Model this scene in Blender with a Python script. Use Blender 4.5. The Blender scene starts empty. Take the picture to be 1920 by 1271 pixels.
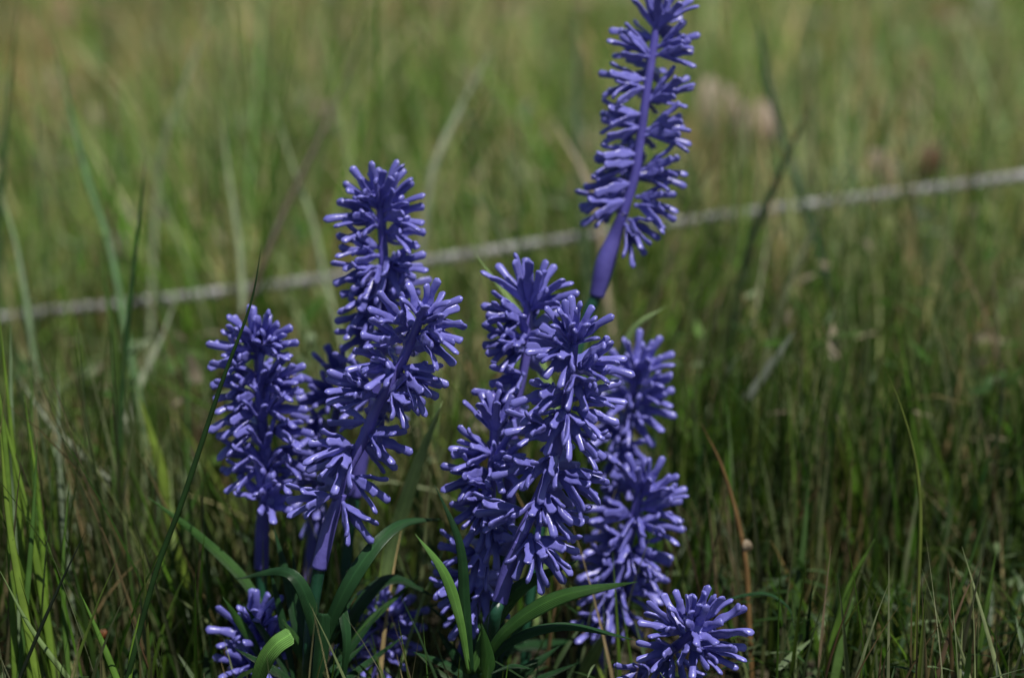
import bpy, bmesh, math, random
import numpy as np
from mathutils import Vector, Matrix, Quaternion

SC = bpy.context.scene
COL = SC.collection
random.seed(7)
rng = np.random.default_rng(11)
V = Vector

# ------------------------------------------------------------------ camera
CAM_H, PITCH, LENS, SENSOR, FOCUS, FSTOP = 0.51, math.radians(20), 50.0, 23.6, 0.945, 2.3
cam_d = bpy.data.cameras.new('camera')
cam = bpy.data.objects.new('camera', cam_d)
COL.objects.link(cam)
cam.location = (0, 0, CAM_H)
cam.rotation_euler = (math.pi / 2 - PITCH, 0, 0)
cam_d.lens = LENS; cam_d.sensor_width = SENSOR; cam_d.sensor_fit = 'HORIZONTAL'
cam_d.clip_start = 0.02; cam_d.clip_end = 500
cam_d.dof.use_dof = True; cam_d.dof.focus_distance = FOCUS; cam_d.dof.aperture_fstop = FSTOP
cam_d.dof.aperture_blades = 0
SC.camera = cam

# ------------------------------------------------------------------ light
SUN_DIR = V((0.28, -0.20, 0.94)).normalized()       # towards the sun
world = bpy.data.worlds.new('World'); SC.world = world; world.use_nodes = True
wn = world.node_tree
sky = wn.nodes.new('ShaderNodeTexSky'); sky.sky_type = 'NISHITA'; sky.sun_disc = False
sky.sun_elevation = math.asin(SUN_DIR.z)
sky.sun_rotation = math.atan2(SUN_DIR.x, SUN_DIR.y)
wn.links.new(sky.outputs[0], wn.nodes['Background'].inputs[0])
wn.nodes['Background'].inputs[1].default_value = 0.05
sl = bpy.data.lights.new('sun', 'SUN'); sl.energy = 4.3; sl.angle = math.radians(0.5); sl.color = (1, .96, .89)
sun = bpy.data.objects.new('sun', sl); COL.objects.link(sun)
sun.rotation_euler = SUN_DIR.to_track_quat('Z', 'Y').to_euler()
SC.view_settings.view_transform = 'Standard'; SC.view_settings.look = 'None'
SC.view_settings.exposure = 0.35; SC.view_settings.gamma = 1
SC.cycles.use_denoising = True
SC.cycles.max_bounces = 6; SC.cycles.transparent_max_bounces = 6

# ------------------------------------------------------------------ helpers
F = 1920 * LENS / SENSOR
cf = V((0, math.cos(PITCH), -math.sin(PITCH))); cr = V((1, 0, 0)); cu = V((0, math.sin(PITCH), math.cos(PITCH)))
CP = V((0, 0, CAM_H))
def P(px, py, d):                      # a point of the photograph at d metres along the view
    px, py, d = float(px), float(py), float(d)
    return CP + d * (cf + cr * ((px - 960) / F) + cu * ((635.5 - py) / F))
def ground_pt(px, py):
    r = cf + cr * ((px - 960) / F) + cu * ((635.5 - py) / F)
    return CP + r * (-CAM_H / r.z)
def new_mat(name): 
    m = bpy.data.materials.new(name); m.use_nodes = True
    return m, m.node_tree, m.node_tree.nodes['Principled BSDF']
def link(o): COL.objects.link(o); return o
def mesh_obj(name, me, parent=None, mat=None):
    o = bpy.data.objects.new(name, me); link(o)
    if mat: me.materials.append(mat)
    if parent: o.parent = parent
    return o
def empty(name, loc):
    o = bpy.data.objects.new(name, None); o.location = loc; o.empty_display_size = .02
    return link(o)
def tag(o, label=None, cat=None, group=None, kind=None):
    if label: o['label'] = label
    if cat: o['category'] = cat
    if group: o['group'] = group
    if kind: o['kind'] = kind
def smooth_me(me):
    me.polygons.foreach_set('use_smooth', np.ones(len(me.polygons), bool)); me.update()
def spline(pts, n):                    # Catmull-Rom through vectors of any length
    pts = [np.array(p, float) for p in pts]
    if len(pts) == 2: pts = [pts[0], (pts[0] + pts[1]) / 2, pts[1]]
    a = [2 * pts[0] - pts[1]] + pts + [2 * pts[-1] - pts[-2]]
    out = []
    m = len(pts) - 1
    for i in range(n):
        t = i / (n - 1) * m; k = min(int(t), m - 1); u = t - k
        p0, p1, p2, p3 = a[k], a[k + 1], a[k + 2], a[k + 3]
        out.append(.5 * ((2 * p1) + (-p0 + p2) * u + (2 * p0 - 5 * p1 + 4 * p2 - p3) * u * u + (-p0 + 3 * p1 - 3 * p2 + p3) * u ** 3))
    return out
def sweep(bm, path, side, wid, thk, K=10, fold=0.0, cap=True, power=1.0):
    """closed tube of flattened section along path; side = vector(s) across the width"""
    rings = []
    n = len(path)
    for i, p in enumerate(path):
        p = V(p)
        t = (V(path[min(i + 1, n - 1)]) - V(path[max(i - 1, 0)])).normalized()
        s = V(side[i] if isinstance(side, list) else side)
        s = (s - t * s.dot(t)).normalized()
        nn = t.cross(s)
        ring = []
        for k in range(K):
            a = 2 * math.pi * k / K
            x, y = math.cos(a), math.sin(a)
            ring.append(bm.verts.new(p + s * (x * wid[i] / 2) + nn * (y * thk[i] / 2 + fold * abs(x) * wid[i] / 2)))
        rings.append(ring)
    for a, b in zip(rings, rings[1:]):
        for k in range(K):
            bm.faces.new((a[k], a[(k + 1) % K], b[(k + 1) % K], b[k]))
    if cap:
        bm.faces.new(list(reversed(rings[0]))); bm.faces.new(rings[-1])
def bm_mesh(bm, name):
    bmesh.ops.recalc_face_normals(bm, faces=bm.faces)
    me = bpy.data.meshes.new(name); bm.to_mesh(me); bm.free(); smooth_me(me); return me
def local(pts, origin): return [V(p) - origin for p in pts]

# ------------------------------------------------------------------ materials
def plastic(name, c1, c2, rough=.3, bump=.25, scale=600):
    m, nt, b = new_mat(name)
    tc = nt.nodes.new('ShaderNodeTexCoord'); n1 = nt.nodes.new('ShaderNodeTexNoise'); n1.inputs['Scale'].default_value = 120
    oi = nt.nodes.new('ShaderNodeObjectInfo')
    ad = nt.nodes.new('ShaderNodeMath'); ad.operation = 'ADD'
    mu = nt.nodes.new('ShaderNodeMath'); mu.operation = 'MULTIPLY_ADD'; mu.inputs[1].default_value = .5; mu.inputs[2].default_value = -.25
    nt.links.new(oi.outputs['Random'], mu.inputs[0]); nt.links.new(mu.outputs[0], ad.inputs[1]); nt.links.new(n1.outputs[0], ad.inputs[0])
    rp = nt.nodes.new('ShaderNodeValToRGB'); rp.color_ramp.elements[0].position = .3; rp.color_ramp.elements[1].position = .72
    rp.color_ramp.elements[0].color = (*c1, 1); rp.color_ramp.elements[1].color = (*c2, 1)
    nt.links.new(tc.outputs['Object'], n1.inputs['Vector']); nt.links.new(ad.outputs[0], rp.inputs[0]); nt.links.new(rp.outputs[0], b.inputs['Base Color'])
    n2 = nt.nodes.new('ShaderNodeTexNoise'); n2.inputs['Scale'].default_value = scale; n2.inputs['Detail'].default_value = 3
    nt.links.new(tc.outputs['Object'], n2.inputs['Vector'])
    bp = nt.nodes.new('ShaderNodeBump'); bp.inputs['Strength'].default_value = bump; bp.inputs['Distance'].default_value = .0006
    nt.links.new(n2.outputs[0], bp.inputs['Height']); nt.links.new(bp.outputs[0], b.inputs['Normal'])
    b.inputs['Roughness'].default_value = rough
    return m, b
M_PETAL, b = plastic('petal_plastic', (.115, .113, .38), (.170, .166, .50), .32)
b.inputs['Subsurface Weight'].default_value = .12; b.inputs['Subsurface Radius'].default_value = (.5, .5, 1); b.inputs['Subsurface Scale'].default_value = .0015
M_STEMP, b = plastic('purple_stem_plastic', (.08, .07, .30), (.12, .105, .39), .36)
M_STEMG, b = plastic('green_stem_plastic', (.010, .050, .026), (.016, .075, .040), .4)
M_LEAF, b = plastic('leaf_plastic', (.030, .088, .018), (.055, .135, .030), .38, .2, 300)
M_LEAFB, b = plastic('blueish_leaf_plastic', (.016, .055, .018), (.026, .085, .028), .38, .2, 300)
for mm in (M_LEAF, M_LEAFB):
    nt = mm.node_tree; pb = nt.nodes['Principled BSDF']; out = nt.nodes['Material Output']
    tr = nt.nodes.new('ShaderNodeBsdfTranslucent'); tr.inputs[0].default_value = (.16, .40, .04, 1) if mm is M_LEAF else (.06, .25, .06, 1)
    mx = nt.nodes.new('ShaderNodeMixShader'); mx.inputs[0].default_value = .3
    nt.links.new(pb.outputs[0], mx.inputs[1]); nt.links.new(tr.outputs[0], mx.inputs[2]); nt.links.new(mx.outputs[0], out.inputs[0])

M_LEAFM, b = plastic('sunlit_leaf_plastic', (.075, .18, .03), (.11, .24, .05), .38, .2, 300)  # leaf plastic with sunlight put into a brighter base colour
M_LEAFP, b = plastic('sunlit_pale_leaf_plastic', (.16, .26, .07), (.24, .36, .12), .4, .2, 300)  # lightest leaf copy, direct sun painted into its colour
def veins(mm):
    nt = mm.node_tree; pb = nt.nodes['Principled BSDF']
    at = nt.nodes.new('ShaderNodeAttribute'); at.attribute_name = 'across'
    def mth(op, x, v=None):
        n = nt.nodes.new('ShaderNodeMath'); n.operation = op; nt.links.new(x, n.inputs[0])
        if v is not None: n.inputs[1].default_value = v
        return n.outputs[0]
    st = mth('SINE', mth('MULTIPLY', at.outputs['Fac'], 34))
    bp = nt.nodes.new('ShaderNodeBump'); bp.inputs['Strength'].default_value = .55; bp.inputs['Distance'].default_value = .0004
    old = pb.inputs['Normal'].links[0].from_socket; nt.links.new(old, bp.inputs['Normal']); nt.links.new(st, bp.inputs['Height']); nt.links.new(bp.outputs[0], pb.inputs['Normal'])
    mr = nt.nodes.new('ShaderNodeMapRange'); mr.inputs[1].default_value = .0; mr.inputs[2].default_value = .16; mr.inputs[3].default_value = 1.5; mr.inputs[4].default_value = 1
    nt.links.new(mth('ABSOLUTE', at.outputs['Fac']), mr.inputs[0])
    vm = nt.nodes.new('ShaderNodeVectorMath'); vm.operation = 'SCALE'
    oc = pb.inputs['Base Color'].links[0].from_socket; nt.links.new(oc, vm.inputs[0]); nt.links.new(mr.outputs[0], vm.inputs['Scale']); nt.links.new(vm.outputs[0], pb.inputs['Base Color'])
for mm in (M_LEAF, M_LEAFB, M_LEAFM, M_LEAFP): veins(mm)
def blade_mat(name):
    m, nt, b = new_mat(name)
    at = nt.nodes.new('ShaderNodeAttribute'); at.attribute_name = 'tint'
    n = nt.nodes.new('ShaderNodeTexNoise'); n.inputs['Scale'].default_value = 90
    tc = nt.nodes.new('ShaderNodeTexCoord'); nt.links.new(tc.outputs['Object'], n.inputs['Vector'])
    mr = nt.nodes.new('ShaderNodeMapRange'); mr.inputs[1].default_value = .3; mr.inputs[2].default_value = .7; mr.inputs[3].default_value = .75; mr.inputs[4].default_value = 1.25
    nt.links.new(n.outputs[0], mr.inputs[0])
    vm = nt.nodes.new('ShaderNodeVectorMath'); vm.operation = 'SCALE'
    nt.links.new(at.outputs['Color'], vm.inputs[0]); nt.links.new(mr.outputs[0], vm.inputs['Scale'])
    nt.links.new(vm.outputs[0], b.inputs['Base Color']); b.inputs['Roughness'].default_value = .5
    b.inputs['Specular IOR Level'].default_value = .35
    tr = nt.nodes.new('ShaderNodeBsdfTranslucent'); nt.links.new(vm.outputs[0], tr.inputs[0])
    mx = nt.nodes.new('ShaderNodeMixShader'); mx.inputs[0].default_value = .45
    nt.links.new(b.outputs[0], mx.inputs[1]); nt.links.new(tr.outputs[0], mx.inputs[2])
    nt.links.new(mx.outputs[0], nt.nodes['Material Output'].inputs[0])
    return m
M_BLADE = blade_mat('grass_blade_surface')

# ------------------------------------------------------------------ ground
m, nt, b = new_mat('soil_and_thatch')
tc = nt.nodes.new('ShaderNodeTexCoord')
n1 = nt.nodes.new('ShaderNodeTexNoise'); n1.inputs['Scale'].default_value = 5; n1.inputs['Detail'].default_value = 8
n2 = nt.nodes.new('ShaderNodeTexNoise'); n2.inputs['Scale'].default_value = 60; n2.inputs['Detail'].default_value = 6
for n in (n1, n2): nt.links.new(tc.outputs['Object'], n.inputs['Vector'])
rp = nt.nodes.new('ShaderNodeValToRGB')
e = rp.color_ramp.elements; e[0].position = .35; e[0].color = (.030, .022, .013, 1); e[1].position = .66; e[1].color = (.11, .085, .05, 1)
x = e.new(.5); x.color = (.035, .032, .016, 1)
ad = nt.nodes.new('ShaderNodeMath'); ad.operation = 'MULTIPLY_ADD'; ad.inputs[1].default_value = .5
nt.links.new(n2.outputs[0], ad.inputs[0])
hf = nt.nodes.new('ShaderNodeMath'); hf.operation = 'MULTIPLY'; hf.inputs[1].default_value = .5
nt.links.new(n1.outputs[0], hf.inputs[0]); nt.links.new(hf.outputs[0], ad.inputs[2]); nt.links.new(ad.outputs[0], rp.inputs[0])
nt.links.new(rp.outputs[0], b.inputs['Base Color']); b.inputs['Roughness'].default_value = .95
bp = nt.nodes.new('ShaderNodeBump'); bp.inputs['Distance'].default_value = .01; nt.links.new(n2.outputs[0], bp.inputs['Height']); nt.links.new(bp.outputs[0], b.inputs['Normal'])
def gz(x, y):
    return .010 * np.sin(x * 5.1 + .7 * y) + .012 * np.sin(y * 3.7 + 1.3 * x) * np.minimum(1, np.maximum(0, (y - 1) / .8)) - .012
def grid_axis(lo, hi, flo, fhi, step, g=1.25):
    a = list(np.arange(flo, fhi, step)); s = step; x = a[-1]
    while x < hi: s *= g; x += s; a.append(min(x, hi))
    s = step; x = a[0]; pre = []
    while x > lo: s *= g; x -= s; pre.append(max(x, lo))
    return np.array(pre[::-1] + a)
gx, gy = grid_axis(-150, 150, -1.4, 1.4, .05), grid_axis(-150, 150, -.3, 4.5, .05)
X, Y = np.meshgrid(gx, gy, indexing='ij')
near = np.clip(1 - (np.hypot(X, Y - 2) - 6) / 6, 0, 1)
Z = gz(X, Y) * near
nx, ny = len(gx), len(gy)
idx = np.arange(nx * ny).reshape(nx, ny)
quads = np.stack([idx[:-1, :-1], idx[1:, :-1], idx[1:, 1:], idx[:-1, 1:]], -1).reshape(-1, 4)
def np_mesh(name, verts, quads, tint=None):
    me = bpy.data.meshes.new(name)
    me.vertices.add(len(verts)); me.vertices.foreach_set('co', verts.astype(np.float32).ravel())
    me.loops.add(quads.size); me.loops.foreach_set('vertex_index', quads.astype(np.int32).ravel())
    me.polygons.add(len(quads)); me.polygons.foreach_set('loop_start', np.arange(0, quads.size, 4, dtype=np.int32))
    me.update(calc_edges=True); me.validate()
    if tint is not None:
        a = me.color_attributes.new('tint', 'FLOAT_COLOR', 'POINT')
        a.data.foreach_set('color', np.concatenate([tint, np.ones((len(tint), 1))], 1).astype(np.float32).ravel())
    smooth_me(me); return me
g = mesh_obj('ground', np_mesh('ground', np.stack([X, Y, Z], -1).reshape(-1, 3), quads), None, m)
tag(g, kind='structure')

# ------------------------------------------------------------------ meadow grass (one mass nobody could count)
PAL = np.array([[.060, .125, .016], [.045, .090, .018], [.085, .135, .030], [.135, .165, .085], [.17, .20, .125],
                [.30, .25, .17], [.22, .165, .10], [.12, .07, .04], [.025, .06, .025]])
def patch(x, y, s, ph):
    return (np.sin(x * s + ph) * np.cos(y * s * .7 + 1.7 * ph) + .6 * np.sin(x * s * 2.3 - y * s * 1.6 + ph * 2)) / 1.6
def project(p):
    q = p - np.array(CP); d = q @ np.array(cf)
    return 960 + F * (q @ np.array(cr)) / d, 635.5 - F * (q @ np.array(cu)) / d, d
def blades(N, x, y, h, w, lean, az, curl, tint, S=6, wside=None, z0=None, taper=1.6):
    """N ribbons -> verts, quads, tint"""
    t = np.linspace(0, 1, S + 1)[None, :]
    dx, dy = np.cos(az)[:, None], np.sin(az)[:, None]
    hh, ll, cc = h[:, None], lean[:, None], curl[:, None]
    ang = ll + cc * t                                    # angle from the vertical grows along the blade
    st = 1.0 / S
    am = (ang[:, 1:] + ang[:, :-1]) / 2
    hz = np.concatenate([np.zeros((N, 1)), np.cumsum(np.sin(am), 1)], 1) * st * hh
    vz = np.concatenate([np.zeros((N, 1)), np.cumsum(np.cos(am), 1)], 1) * st * hh
    if z0 is None: z0 = gz(x, y) - .004
    cx = x[:, None] + dx * hz; cy = y[:, None] + dy * hz; cz = z0[:, None] + vz
    wa = (az + math.pi / 2 + rng.normal(0, .5, N)) if wside is None else wside
    wa = wa[:, None] + t * rng.normal(0, .7, N)[:, None]
    ww = (w[:, None] / 2) * np.maximum(.04, 1 - t ** taper) * (.6 + .4 * np.minimum(1, t * 4))
    wx, wy = np.cos(wa) * ww, np.sin(wa) * ww
    L = np.stack([cx - wx, cy - wy, cz], -1); R = np.stack([cx + wx, cy + wy, cz + 0 * ww], -1)
    # a shallow fold along the middle
    Cc = np.stack([cx - np.sin(wa) * ww * .35, cy + np.cos(wa) * ww * .35, cz], -1)
    v = np.stack([L, Cc, R], 2).reshape(-1, 3)           # N,(S+1),3
    b0 = (np.arange(N) * (S + 1) * 3)[:, None, None]
    k = (np.arange(S) * 3)[None, :, None]
    q = np.stack([b0 + k + j + np.zeros((N, S, 1), int) for j in (0,)], 0)[0]
    q1 = np.concatenate([q, q + 1, q + 4, q + 3], 2); q2 = np.concatenate([q + 1, q + 2, q + 5, q + 4], 2)
    quads = np.concatenate([q1, q2], 1).reshape(-1, 4)
    tv = np.repeat(tint, (S + 1) * 3, 0)
    return v, quads, tv, np.stack([cx[:, -1], cy[:, -1], cz[:, -1]], -1)
FAMS = [(.22, 0), (.44, 2), (.54, 1), (.74, 3), (.89, 4), (.93, 8), (1.01, 5)]
def pick_tint(x, y, tanbias, fam, dark=False):
    N = len(x)
    pt = patch(x, y, 6, .4) * .5 + patch(x, y, 2.1, 2.0) * .5
    ptan = np.clip(.12 + .50 * pt + .10 * np.clip(x, -.5, 1) * (y > 1.5) + tanbias - .16 * (y < 1.5), .04, .85)
    tan = fam < ptan; f2 = np.where(tan, fam / ptan, (fam - ptan) / (1 - ptan))
    gi = np.select([f2 < a for a, _ in FAMS], [k for _, k in FAMS], 2)
    ti = np.select([f2 < .45, f2 < .8], [5, 6], 7)
    stray = rng.random(N) < .2
    gi = np.where(stray, rng.integers(0, 7, N), gi)
    c = np.where(tan[:, None], PAL[ti], PAL[gi])
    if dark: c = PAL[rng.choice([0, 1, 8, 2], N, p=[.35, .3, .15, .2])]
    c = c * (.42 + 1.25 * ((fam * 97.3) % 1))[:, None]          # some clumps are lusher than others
    return c * (1 + 1.15 * np.clip((y - 1.0) / .45, 0, 1))[:, None] * np.array([1.03, 1.03, .78]) * rng.uniform(.75, 1.3, (N, 1)) * (1 + rng.normal(0, .07, (N, 3)))  # farther grass gets a lighter colour, standing in for stronger light there
parts = []
def scatter(N, y0, y1, hr, wr, tanbias, half=.30, extra=.25, yp=1.0, lean_s=.25, curl_s=.6, mask=None, dark=False, xr=None):
    y = y0 + (y1 - y0) * rng.random(N) ** yp
    x = rng.uniform(-1, 1, N) * (half * np.maximum(y, .4) + extra)
    if xr: x = rng.uniform(xr[0], xr[1], N)
    # clumps, each with a colour family and a height of its own
    nc = max(8, N // 26)
    cxs = x[rng.integers(0, N, nc)]; cys = y[rng.integers(0, N, nc)]; cfam = rng.random(nc); chh = rng.uniform(.6, 1.35, nc)
    ci = rng.integers(0, nc, N); cl = rng.random(N) < .8
    sp = (.008 + .022 * rng.random(nc))[ci] * np.clip(y, .9, 4)
    x = np.where(cl, cxs[ci] + rng.normal(0, 1, N) * sp, x); y = np.where(cl, cys[ci] + rng.normal(0, 1, N) * sp, y)
    fam = np.where(cl, cfam[ci], rng.random(N))
    h = rng.uniform(hr[0], hr[1], N) * (1 + .3 * patch(x, y, 4.2, 1.1)) * np.where(cl, chh[ci], 1)
    w = rng.uniform(wr[0], wr[1], N)
    az = rng.uniform(0, 2 * math.pi, N)
    lean = np.abs(rng.normal(0, lean_s, N)); curl = np.abs(rng.normal(0, curl_s, N))
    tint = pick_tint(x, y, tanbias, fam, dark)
    v, q, tv, tip = blades(N, x, y, h, w, lean, az, curl, tint)
    px, py, d = project(tip)
    keep = d > .35
    bpx, bpy_, bd = project(np.stack([x, y, gz(x, y)], -1))
    if mask: keep &= mask(px, py, d, bpx, bpy_, bd, x, y)
    per = 7 * 3
    kv = np.repeat(keep, per)
    remap = np.cumsum(kv) - 1
    kq = np.repeat(keep, 12)
    return v[kv], remap[q[kq]], tv[kv]
def front_mask(px, py, d, bpx, bpy_, bd, x, y):
    # the bunches stand clear of grass on the photographer's side, the right corner only thinly covered
    dn = np.minimum(d, bd)
    fl = (dn < .995) & (np.maximum(px, bpx) > 385) & (np.minimum(px, bpx) < 1440) & (py < 1225)
    right = ((dn < 1.05) & (px > 1400) & (py < 1000)) | ((dn < .925) & (px > 1400))
    right |= (bd < 1.36) & (px < 1340) & (py < 610) & (rng.random(len(px)) < .88)
    leftn = (dn < .93) & (px < 400) & (py < 1150)
    lefth = (dn < 1.1) & (px > 170) & (px < 420) & (py < 760)
    behind = (bd < 1.12) & (px > 400) & (px < 1440) & (py < 840)
    fl &= ~((dn > .9) & (py > 1090) & (((px > 560) & (px < 800)) | ((px > 400) & (px < 560) & (py > 1180))))
    veryn = (dn < .80) & (py < 1240)
    return ~(fl | right | leftn | lefth | veryn | behind)
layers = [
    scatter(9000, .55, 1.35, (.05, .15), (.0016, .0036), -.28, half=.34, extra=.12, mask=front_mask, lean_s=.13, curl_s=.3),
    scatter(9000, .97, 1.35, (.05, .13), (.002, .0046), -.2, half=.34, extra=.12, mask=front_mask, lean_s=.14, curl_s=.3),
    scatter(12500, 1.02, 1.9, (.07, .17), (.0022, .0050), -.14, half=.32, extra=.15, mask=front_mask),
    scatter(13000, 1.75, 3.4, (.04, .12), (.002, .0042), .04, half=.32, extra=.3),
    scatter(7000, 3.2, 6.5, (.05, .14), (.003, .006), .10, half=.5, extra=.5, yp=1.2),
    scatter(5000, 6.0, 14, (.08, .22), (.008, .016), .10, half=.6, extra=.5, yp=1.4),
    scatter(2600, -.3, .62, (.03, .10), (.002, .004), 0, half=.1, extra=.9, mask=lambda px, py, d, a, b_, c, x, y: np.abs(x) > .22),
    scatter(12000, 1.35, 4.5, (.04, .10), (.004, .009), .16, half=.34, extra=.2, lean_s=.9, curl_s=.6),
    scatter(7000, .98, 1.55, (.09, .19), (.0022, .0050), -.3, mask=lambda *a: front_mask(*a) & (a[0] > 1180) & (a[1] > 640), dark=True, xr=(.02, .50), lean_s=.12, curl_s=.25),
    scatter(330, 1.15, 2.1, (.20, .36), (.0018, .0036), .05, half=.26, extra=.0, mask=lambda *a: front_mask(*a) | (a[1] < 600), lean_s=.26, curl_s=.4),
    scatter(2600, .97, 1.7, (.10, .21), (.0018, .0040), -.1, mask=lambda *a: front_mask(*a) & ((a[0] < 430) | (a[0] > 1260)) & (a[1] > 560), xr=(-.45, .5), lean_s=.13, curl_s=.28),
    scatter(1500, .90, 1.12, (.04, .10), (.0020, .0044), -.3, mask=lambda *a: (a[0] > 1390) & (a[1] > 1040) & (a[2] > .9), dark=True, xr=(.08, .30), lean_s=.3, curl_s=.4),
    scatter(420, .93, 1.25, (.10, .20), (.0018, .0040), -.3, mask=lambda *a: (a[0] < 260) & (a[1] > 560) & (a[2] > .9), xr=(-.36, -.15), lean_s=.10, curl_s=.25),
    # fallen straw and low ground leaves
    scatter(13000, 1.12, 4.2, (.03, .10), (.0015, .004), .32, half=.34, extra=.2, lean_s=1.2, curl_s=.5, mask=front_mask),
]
# short bushy undergrowth between the stalks
off = 0; vs, qs, ts = [], [], []
for v, q, t in layers:
    vs.append(v); qs.append(q + off); ts.append(t); off += len(v)
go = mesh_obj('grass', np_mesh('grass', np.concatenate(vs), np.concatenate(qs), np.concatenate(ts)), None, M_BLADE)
tag(go, 'green and straw coloured meadow grass standing all over the ground', 'grass', kind='stuff')

# ground cover: small leaves close to the soil
def small_leaves(N, y0, y1, cols, name, label, cat, zr, sz, wr=(.22, .5)):
    y = rng.uniform(y0, y1, N); x = rng.uniform(-1, 1, N) * (.33 * y + .15)
    z = gz(x, y) + rng.uniform(zr[0], zr[1], N) ** 1
    az = rng.uniform(0, 2 * math.pi, N); h = rng.uniform(sz[0], sz[1], N); w = h * rng.uniform(*wr, N)
    tint = np.array(cols)[rng.integers(0, len(cols), N)] * rng.uniform(.7, 1.3, (N, 1))
    v, q, tv, tip = blades(N, x, y, h, w, rng.uniform(.5, 1.5, N), az, rng.normal(.3, .5, N), tint, S=4, z0=z, taper=2.6)
    px, py, d = project(tip); bpx, bpy_, bd = project(np.stack([x, y, z], -1))
    keep = front_mask(px, py, d, bpx, bpy_, bd, x, y)
    kv = np.repeat(keep, 15); remap = np.cumsum(kv) - 1; kq = np.repeat(keep, 8)
    o = mesh_obj(name, np_mesh(name, v[kv], remap[q[kq]], tv[kv]), None, M_BLADE)
    tag(o, label, cat, kind='stuff')
small_leaves(10000, .75, 1.7, [(.025, .06, .012), (.018, .045, .012), (.05, .09, .03), (.03, .06, .02), (.12, .17, .08)], 'undergrowth',
             'small green weed leaves low among the grass', 'undergrowth', (.0, .05), (.010, .030), (.07, .17))
small_leaves(1500, 1.45, 4.5, [(.38, .29, .20), (.30, .21, .14), (.24, .13, .07), (.13, .24, .04), (.10, .20, .03), (.32, .34, .22), (.05, .10, .02)], 'fallen_leaves',
             'dry tan leaves and broad green weeds caught in the far grass', 'leaves', (.03, .09), (.018, .046), (.35, .8))
small_leaves(3800, 1.04, 1.75, [(.06, .14, .02), (.10, .18, .04), (.20, .26, .14), (.04, .09, .02), (.28, .24, .16)], 'weeds',
             'small oval weed leaves standing between the grass stalks', 'weeds', (.02, .13), (.009, .022), (.25, .5))
small_leaves(1500, 1.15, 3.8, [(.34, .25, .17), (.25, .16, .10), (.16, .085, .05), (.40, .33, .26)], 'leaf_litter',
             'small dry tan and brown leaves scattered on the soil', 'litter', (.0, .02), (.012, .03))

# ------------------------------------------------------------------ floret prototypes
def make_floret(seed, spread, bend, L, npet):
    r = random.Random(seed)
    bm = bmesh.new()
    a0 = r.uniform(0, 2 * math.pi)
    # pedicel
    pth = [(bend * (z / L) ** 2 * L, 0, z) for z in [0, L * .12, L * .24, L * .34]]
    sweep(bm, pth, V((0, 1, 0)), [.0024, .0023, .0026, .0034], [.0024, .0023, .0026, .0034], K=10)
    for k in range(npet):
        a = a0 + 2 * math.pi * k / npet + r.uniform(-.17, .17)
        Lk = L * r.uniform(.86, 1.08); sp = spread * r.uniform(.75, 1.2); tipcurl = r.uniform(-.35, .2); arch = r.uniform(0, .6); sw = r.uniform(-.12, .12)
        path = []; wid = []; thk = []
        n = 18
        for i in range(n):
            t = i / (n - 1)
            z = Lk * (.16 + .84 * t)
            u = t
            rad = .0007 + .0031 * min(1, u / .42) ** .8 + sp * Lk * max(0, u - .32) ** 1.1 + (tipcurl + .30) * .004 * max(0, u - .55) ** 2 * 6
            z -= .22 * sp * Lk * max(0, u - .3) ** 2 + (.0045 * arch) * max(0, u - .5) ** 2 * 4
            bx = bend * (z / L) ** 2 * L
            aa = a + sw * u; path.append((math.cos(aa) * rad + bx, math.sin(aa) * rad, z))
            w = .0020 + .0030 * min(1, u / .36)
            if u > .40: w += (.0033 - w) * min(1, (u - .40) / .18)
            if u > .58: w += .0009 * (u - .58) / .42
            end = 1.0
            if u > .9: end = math.sqrt(max(.04, 1 - ((u - .9) / .102) ** 2))
            wid.append(w * end); thk.append((.0013 + .0008 * u) * end)
        sweep(bm, path, V((-math.sin(a), math.cos(a), 0)), wid, thk, K=12, fold=-.16)
    me = bpy.data.meshes.new('tmp'); 
    bmesh.ops.recalc_face_normals(bm, faces=bm.faces); bm.to_mesh(me); bm.free()
    o = bpy.data.objects.new('tmp', me); link(o)
    rm = o.modifiers.new('r', 'REMESH'); rm.mode = 'VOXEL'; rm.voxel_size = .00034; rm.use_smooth_shade = True
    sm = o.modifiers.new('s', 'SMOOTH'); sm.factor = .5; sm.iterations = 4
    dg = bpy.context.evaluated_depsgraph_get()
    out = bpy.data.meshes.new_from_object(o.evaluated_get(dg)); out.name = 'floret'
    bpy.data.objects.remove(o); bpy.data.meshes.remove(me)
    smooth_me(out); out.materials.clear(); out.materials.append(M_PETAL)
    return out
LF = .0224
PROTO = []
for i in range(14):
    PROTO.append(make_floret(100 + i, [.16, .30, .24, .40][i % 4], [.0, .12, .22, .08, .3, .16][i % 6], LF, [5, 5, 4, 5, 6][i % 5]))

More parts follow.
